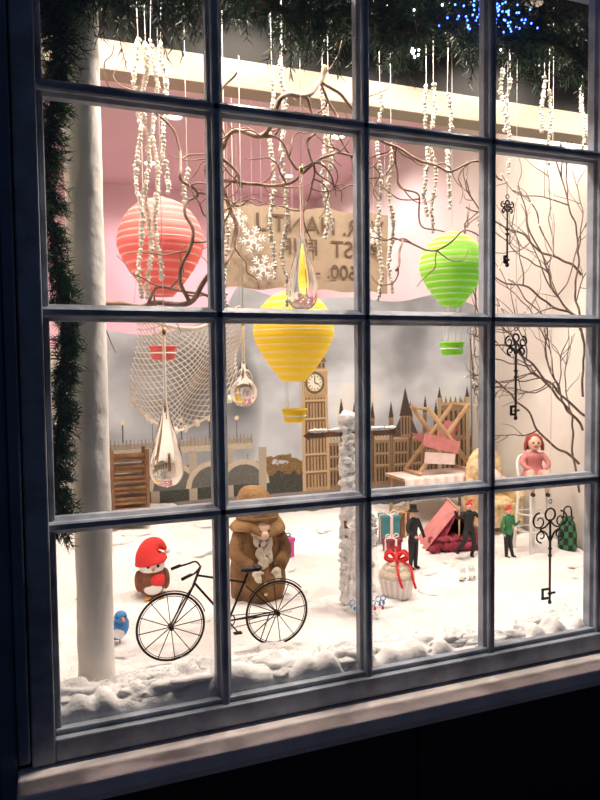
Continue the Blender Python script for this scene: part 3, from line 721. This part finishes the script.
# ---------------------------------------------------------------- london backdrop (flat printed paper)
NX,NZ=640,380; X0,X1,Z0,Z1=.28,2.44,.60,1.93
gx,gz=np.meshgrid(np.linspace(X0,X1,NX),np.linspace(Z0,Z1,NZ))
rs=np.random.RandomState(3)
def vn(sx,sy,seed):
    r=np.random.RandomState(seed); G=r.rand(80,80); u=(gx*sx)%79; v=(gz*sy)%79
    i=np.floor(u).astype(int); j=np.floor(v).astype(int); a=u-i; c=v-j; a=a*a*(3-2*a); c=c*c*(3-2*c); i2=(i+1)%80; j2=(j+1)%80
    return (G[i,j]*(1-a)+G[i2,j]*a)*(1-c)+(G[i,j2]*(1-a)+G[i2,j2]*a)*c
def fb(s,seed): return sum(vn(s*2**k,s*1.5*2**k,seed+k)*.5**k for k in range(5))/1.94-.5
Cc=np.ones((NZ,NX,3))*np.array([.50,.54,.60])
Cc*= (1+1.5*fb(2.6,1))[...,None]
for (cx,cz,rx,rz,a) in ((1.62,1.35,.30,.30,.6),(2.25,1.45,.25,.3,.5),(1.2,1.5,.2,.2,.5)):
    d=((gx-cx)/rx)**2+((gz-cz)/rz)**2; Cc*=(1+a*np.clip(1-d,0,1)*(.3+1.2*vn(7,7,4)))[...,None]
for (cx,cz,rx,rz,a) in ((2.02,1.62,.13,.24,.35),(1.0,1.28,.11,.34,.6),(.62,1.42,.34,.30,.5)):  # dark patches, among them shade of the curling paper painted into the print
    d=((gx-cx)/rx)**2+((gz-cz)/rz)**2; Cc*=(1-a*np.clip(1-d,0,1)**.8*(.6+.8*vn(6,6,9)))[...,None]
Cc=np.clip(Cc,0.02,.88)
def put(mask,c,var=0):
    c=np.array(c); n=mask.sum()
    Cc[mask]=c*(1+var*(rs.rand(n,1)-.5))
def rect(x0,x1,z0,z1,c,var=.2): put((gx>=x0)&(gx<=x1)&(gz>=z0)&(gz<=z1),c,var)
def tri(xa,xb,z0,xt,zt,c,var=.2):
    t=(gz-z0)/(zt-z0); l=xa+(xt-xa)*t; r=xb+(xt-xb)*t; put((t>=0)&(t<=1)&(gx>=l)&(gx<=r),c,var)
put((gz<.95+.16*fb(9,5)+.10*fb(30,6))&(gx<1.75),(.13,.11,.06),1.0)
put((gz<1.0+.16*fb(12,15)+.08*fb(30,6))&(gx>1.02)&(gx<1.36),(.24,.15,.06),1.2)
put((gz<.90+.14*fb(16,25))&(gx<1.75),(.06,.065,.05),1.2)
# bridge
rect(.28,1.05,1.055,1.085,(.56,.50,.41),.4); rect(.28,1.05,1.085,1.115,(.40,.35,.28),.4)
for cx in (.42,.62,.82,1.0):
    d=np.hypot((gx-cx),(gz-.86)*1.0); put((d<.115)&(gz>.86),(.15,.15,.14),.7); put((np.abs(d-.125)<.014)&(gz>.86),(.62,.55,.43),.3)
    put((gz<1.06)&(gz>.80)&(np.abs(gx-cx-.1)<.022),(.48,.42,.33),.4)
for k in range(40): rect(.28+k*.0195,.28+k*.0195+.005,1.085,1.135,(.30,.26,.20))
for k in range(5): rect(.36+k*.15,.366+k*.15,1.12,1.22,(.08,.07,.06)); put(np.hypot(gx-.363-k*.15,gz-1.225)<.012,(.85,.75,.5),.1)
# parliament
base=(.34,.23,.13); dk=(.07,.048,.033); lt=(.56,.42,.26)
rect(1.50,2.44,.80,1.06,base,.7)
rect(1.50,2.44,1.06,1.075,lt)
for k in range(47):
    x=1.505+k*.02; rect(x,x+.010,.82,.90,dk,.6); rect(x,x+.010,.92,.975,dk,.6); rect(x,x+.010,.99,1.045,dk,.6); tri(x,x+.010,1.075,x+.005,1.11,base)
for z in (.91,.98): rect(1.50,2.44,z,z+.006,lt)
for x in (1.58,1.66,1.78,1.90,2.02,2.12,2.20,2.30,2.38):
    w=.015; top=1.16+.06*((int(x*100)*7)%3)/2
    rect(x-w,x+w,.80,top,base,.4); rect(x-w*.5,x-w*.1,.82,top-.02,dk,.5); rect(x+w*.2,x+w*.6,.82,top-.02,dk,.5); tri(x-w*1.1,x+w*1.1,top,x,top+.10,dk)
tri(1.90,2.08,1.075,1.99,1.26,(.10,.08,.07)); rect(1.958,2.022,1.07,1.20,base,.4)
for k in range(3): rect(1.964+k*.02,1.974+k*.02,1.09,1.19,dk,.4)
tri(1.952,2.028,1.20,1.99,1.37,dk)
rect(2.22,2.42,.80,1.25,base,.6); rect(2.22,2.42,1.25,1.27,lt)
for k in range(6): rect(2.235+k*.032,2.249+k*.032,.84,1.04,dk,.4); rect(2.235+k*.032,2.249+k*.032,1.07,1.22,dk,.4); tri(2.23+k*.032,2.25+k*.032,1.27,2.24+k*.032,1.31,base)
for x in (2.225,2.415): rect(x-.014,x+.014,.8,1.30,lt,.3); tri(x-.014,x+.014,1.30,x,1.37,dk)
# clock tower
bx=1.418; hw=.072
rect(bx-hw,bx+hw,.80,1.34,(.48,.33,.18),.5)
for k in range(7): rect(bx-hw+.012+k*.0195,bx-hw+.020+k*.0195,.82,1.32,(.15,.09,.05),.5)
for z in (.90,1.0,1.10,1.20,1.30): rect(bx-hw,bx+hw,z,z+.010,(.64,.49,.30)); rect(bx-hw,bx+hw,z-.012,z,(.20,.13,.07))
for s_ in (-1,1): rect(bx+s_*hw-.009,bx+s_*hw+.009,.80,1.47,(.60,.44,.26),.3)
rect(bx-hw-.010,bx+hw+.010,1.34,1.47,(.52,.37,.20),.3)
d=np.hypot(gx-bx,gz-1.405); put(d<.062,(.12,.08,.04)); put(d<.053,(.92,.88,.72),.05); put((d<.053)&(d>.046),(.25,.18,.10)); 
for k in range(12):
    a=k*math.pi/6; put(np.hypot(gx-bx-.037*math.cos(a),gz-1.405-.037*math.sin(a))<.0045,(.08,.06,.05))
put((np.abs(gx-bx)<.0035)&(gz>1.405)&(gz<1.44),(.03,.03,.03)); put((np.abs(gz-1.405+(gx-bx)*.4)<.004)&(gx>bx)&(gx<bx+.026),(.03,.03,.03))
rect(bx-hw-.014,bx+hw+.014,1.47,1.483,(.66,.51,.30))
rect(bx-hw+.006,bx+hw-.006,1.483,1.52,(.36,.25,.14)); 
for k in range(6): rect(bx-hw+.016+k*.021,bx-hw+.026+k*.021,1.488,1.515,(.07,.05,.03))
tri(bx-hw-.004,bx+hw+.004,1.52,bx,1.66,(.15,.13,.12)); rect(bx-.028,bx+.028,1.575,1.60,(.48,.36,.20)); tri(bx-.03,bx+.03,1.60,bx,1.70,(.12,.10,.09)); rect(bx-.002,bx+.002,1.69,1.73,(.5,.35,.1))
put(gz<.80,(.30,.27,.25),.4)
def topz(x): return 1.70+.02*math.sin(x*9)+.18*sm(.86,.96,x)-.02*math.sin(x*5)-.04*sm(2.2,2.44,x)
V=[];F=[];C=[]
for j in range(NZ):
    for i in range(NX):
        x=gx[j,i]; z=gz[j,i]
        tz=topz(x); zz=min(z,tz)
        y=1.865+.008*math.sin(x*7+z*2)+.006*math.sin(x*15-z*6)-.02*sm(2.2,2.44,x)
        if z>1.5: y+=-.05*((z-1.5)/.4)**2*(1+.6*math.sin(x*8))
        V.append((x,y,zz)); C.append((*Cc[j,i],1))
TZ=[topz(gx[0,i]) for i in range(NX)]
for j in range(NZ-1):
    for i in range(NX-1):
        a=j*NX+i
        if gz[j,i]<TZ[i]: F.append((a,a+1,a+NX+1,a+NX))
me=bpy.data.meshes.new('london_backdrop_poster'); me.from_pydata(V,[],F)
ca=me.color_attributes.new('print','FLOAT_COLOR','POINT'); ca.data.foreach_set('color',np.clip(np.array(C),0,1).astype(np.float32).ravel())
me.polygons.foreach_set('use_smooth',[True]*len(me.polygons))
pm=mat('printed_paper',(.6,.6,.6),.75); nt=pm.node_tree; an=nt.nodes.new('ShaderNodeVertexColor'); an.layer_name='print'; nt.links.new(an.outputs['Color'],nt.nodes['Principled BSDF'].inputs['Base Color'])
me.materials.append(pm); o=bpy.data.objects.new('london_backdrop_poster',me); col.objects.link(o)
b=B(); b.box2((-.05,1.905,0),(XR-.01,1.935,1.60)); b.build('backdrop_board',['wallr'])
# ---------------------------------------------------------------- kraft banner
e=empty('kraft_paper_banner',(1.50,2.12,2.19))
b=B(); n=40; V=[];F=[]
for j in range(13):
    for i in range(n+1):
        x=-.52+1.04*i/n; z=-.24+.48*j/12+.008*math.sin(i*.6); V.append((x,.01*math.sin(i*.35+j*.2),z))
F=[(j*(n+1)+i,j*(n+1)+i+1,(j+1)*(n+1)+i+1,(j+1)*(n+1)+i) for j in range(12) for i in range(n)]
b.add(V,F); b.tube([(-.5,0,.23),(-.5,0,.86)],.0015,1,4); b.tube([(.5,0,.23),(.5,0,.86)],.0015,1,4); b.build('paper_sheet',['kraft','string'],e)
for (t,x,z,s_) in (('VER. HANTU',.48,.09,.145),('POST  FUR',.46,-.04,.14),('1600. -',.36,-.17,.12)):
    cu=bpy.data.curves.new('lettering','FONT'); cu.body=t; cu.size=s_; cu.extrude=.001; cu.materials.append(M['ink'])
    to=bpy.data.objects.new('lettering',cu); col.objects.link(to); to.parent=e; to.location=(x,-.02,z); to.rotation_euler=(math.pi/2,0,math.pi)
def flake(x,y,z,r):
    b=B()
    for k in range(6):
        a=k*math.pi/3+.2; d=Vector((math.cos(a),0,math.sin(a))); b.tube([(x,y,z),Vector((x,y,z))+d*r],.0055,0,4)
        for t in (.45,.7):
            for s_ in (-1,1):
                a2=a+s_*.9; q=Vector((x,y,z))+d*r*t; b.tube([q,q+Vector((math.cos(a2),0,math.sin(a2)))*r*.32],.005,0,4)
    b.ring((x,y,z),r*.25,.005,0,'Y',12,4); b.tube([(x,y,z+r),(x,y,ZC)],.0008,0,4)
    b.build('paper_snowflake',['white'])
flake(1.10,1.98,2.20,.08); flake(1.16,2.0,2.05,.075); flake(1.02,2.0,2.31,.06); flake(1.86,2.0,2.27,.055)
# shop ceiling downlights
for i,(x,y) in enumerate(((.8,2.6),(1.9,2.6),(.8,3.6),(1.9,3.6))):
    b=B(); b.ring((x,y,ZC-.004),.05,.008,0,'Z',24,6); b.lathe([(.044,-.004),(.03,-.001),(.001,-.001)],(x,y,ZC-.002),1,20); b.build('ceiling_downlight',['white','lamp'])
    l=bpy.data.lights.new('shop_lamp','SPOT'); l.energy=56; l.color=(1,.69,.73); l.spot_size=2.7; l.spot_blend=.6; l.shadow_soft_size=.05
    lo=bpy.data.objects.new('shop_lamp',l); lo.location=(x,y,ZC-.03); col.objects.link(lo)
# unseen track spotlights above display, some of them added as fill
def track(y,zt,xs,dirs,en,cone,name):
    trk=empty('track_and_fill_spots'); b=B(); b.box2((-.05,y-.015,zt+.13),(XR-.01,y+.015,zt+.155),0); b.box2((0,y-.004,zt+.155),(.01,y+.004,ZC-.001),0); b.box2((2.3,y-.004,zt+.155),(2.31,y+.004,ZC-.001),0)
    b.build('track',['white'],trk)
    for i,x in enumerate(xs):
        p=Vector((x,y,zt)); d=norm(dirs[i%len(dirs)]); q=d.to_track_quat('-Z','Y'); R3=q.to_matrix()
        e2=en if not isinstance(en,(list,tuple)) else en[i]; c2=cone if not isinstance(cone,(list,tuple)) else cone[i]
        b=B(); b.lathe([(.02,.06),(.034,.05),(.038,-.03),(.036,-.03),(.03,.04),(.001,.045)],p,0,24,M3=R3); b.tube([p+Vector((0,0,.05)),(x,y,zt+.13)],.006,0,8); b.build('lamp_can_%d'%i,['white'],trk)
        l=bpy.data.lights.new(name,'SPOT'); l.energy=e2; l.color=(1,.855,.72); l.spot_size=c2; l.spot_blend=.5; l.shadow_soft_size=.025
        lo=bpy.data.objects.new(name,l); lo.location=p+d*.034; lo.rotation_euler=q.to_euler(); lo.parent=trk; col.objects.link(lo)
track(.36,2.80,(.15,.65,1.15,1.65,2.15,.95),((0,-.12,-1),(.05,.12,-1),(0,-.12,-1),(.05,.12,-1),(0,-.12,-1),(-.85,-.15,-1.1)),(52,50,50,46,44,46),(2.3,2.3,2.3,2.3,2.3,.8),'display_and_fill_spot')  # last narrow spot is added fill to brighten the post
track(.95,2.84,(.4,1.0,1.6,2.2),((0,.55,-1),(.1,.7,-1)),34,2.4,'backdrop_fill')  # added row hidden behind the beam, brightens the backdrop
# world: dim night
w=bpy.data.worlds.new('night'); sc.world=w; w.use_nodes=True; bg=w.node_tree.nodes['Background']; bg.inputs[0].default_value=(.10,.14,.25,1); bg.inputs[1].default_value=.22
# ---------------------------------------------------------------- camera
yaw,pitch,roll,f=.3642,.0504,-.0115,675.49
Fv=Vector((math.sin(yaw)*math.cos(pitch),math.cos(yaw)*math.cos(pitch),-math.sin(pitch))); Rv=Vector((math.cos(yaw),-math.sin(yaw),0)); Uv=Rv.cross(Fv)
c,s=math.cos(roll),math.sin(roll); R2=c*Rv+s*Uv; U2=c*Uv-s*Rv
cam=bpy.data.cameras.new('camera'); co=bpy.data.objects.new('camera',cam); col.objects.link(co)
mw=Matrix((R2,U2,-Fv)).transposed().to_4x4(); mw.translation=Vector((-.009,-1.6394,1.5)); co.matrix_world=mw
cam.sensor_fit='HORIZONTAL'; cam.sensor_width=36; cam.lens=f/600*36; cam.clip_start=.05
sc.camera=co
sc.view_settings.view_transform='Standard'; sc.view_settings.look='None'; sc.view_settings.exposure=0
print('done')
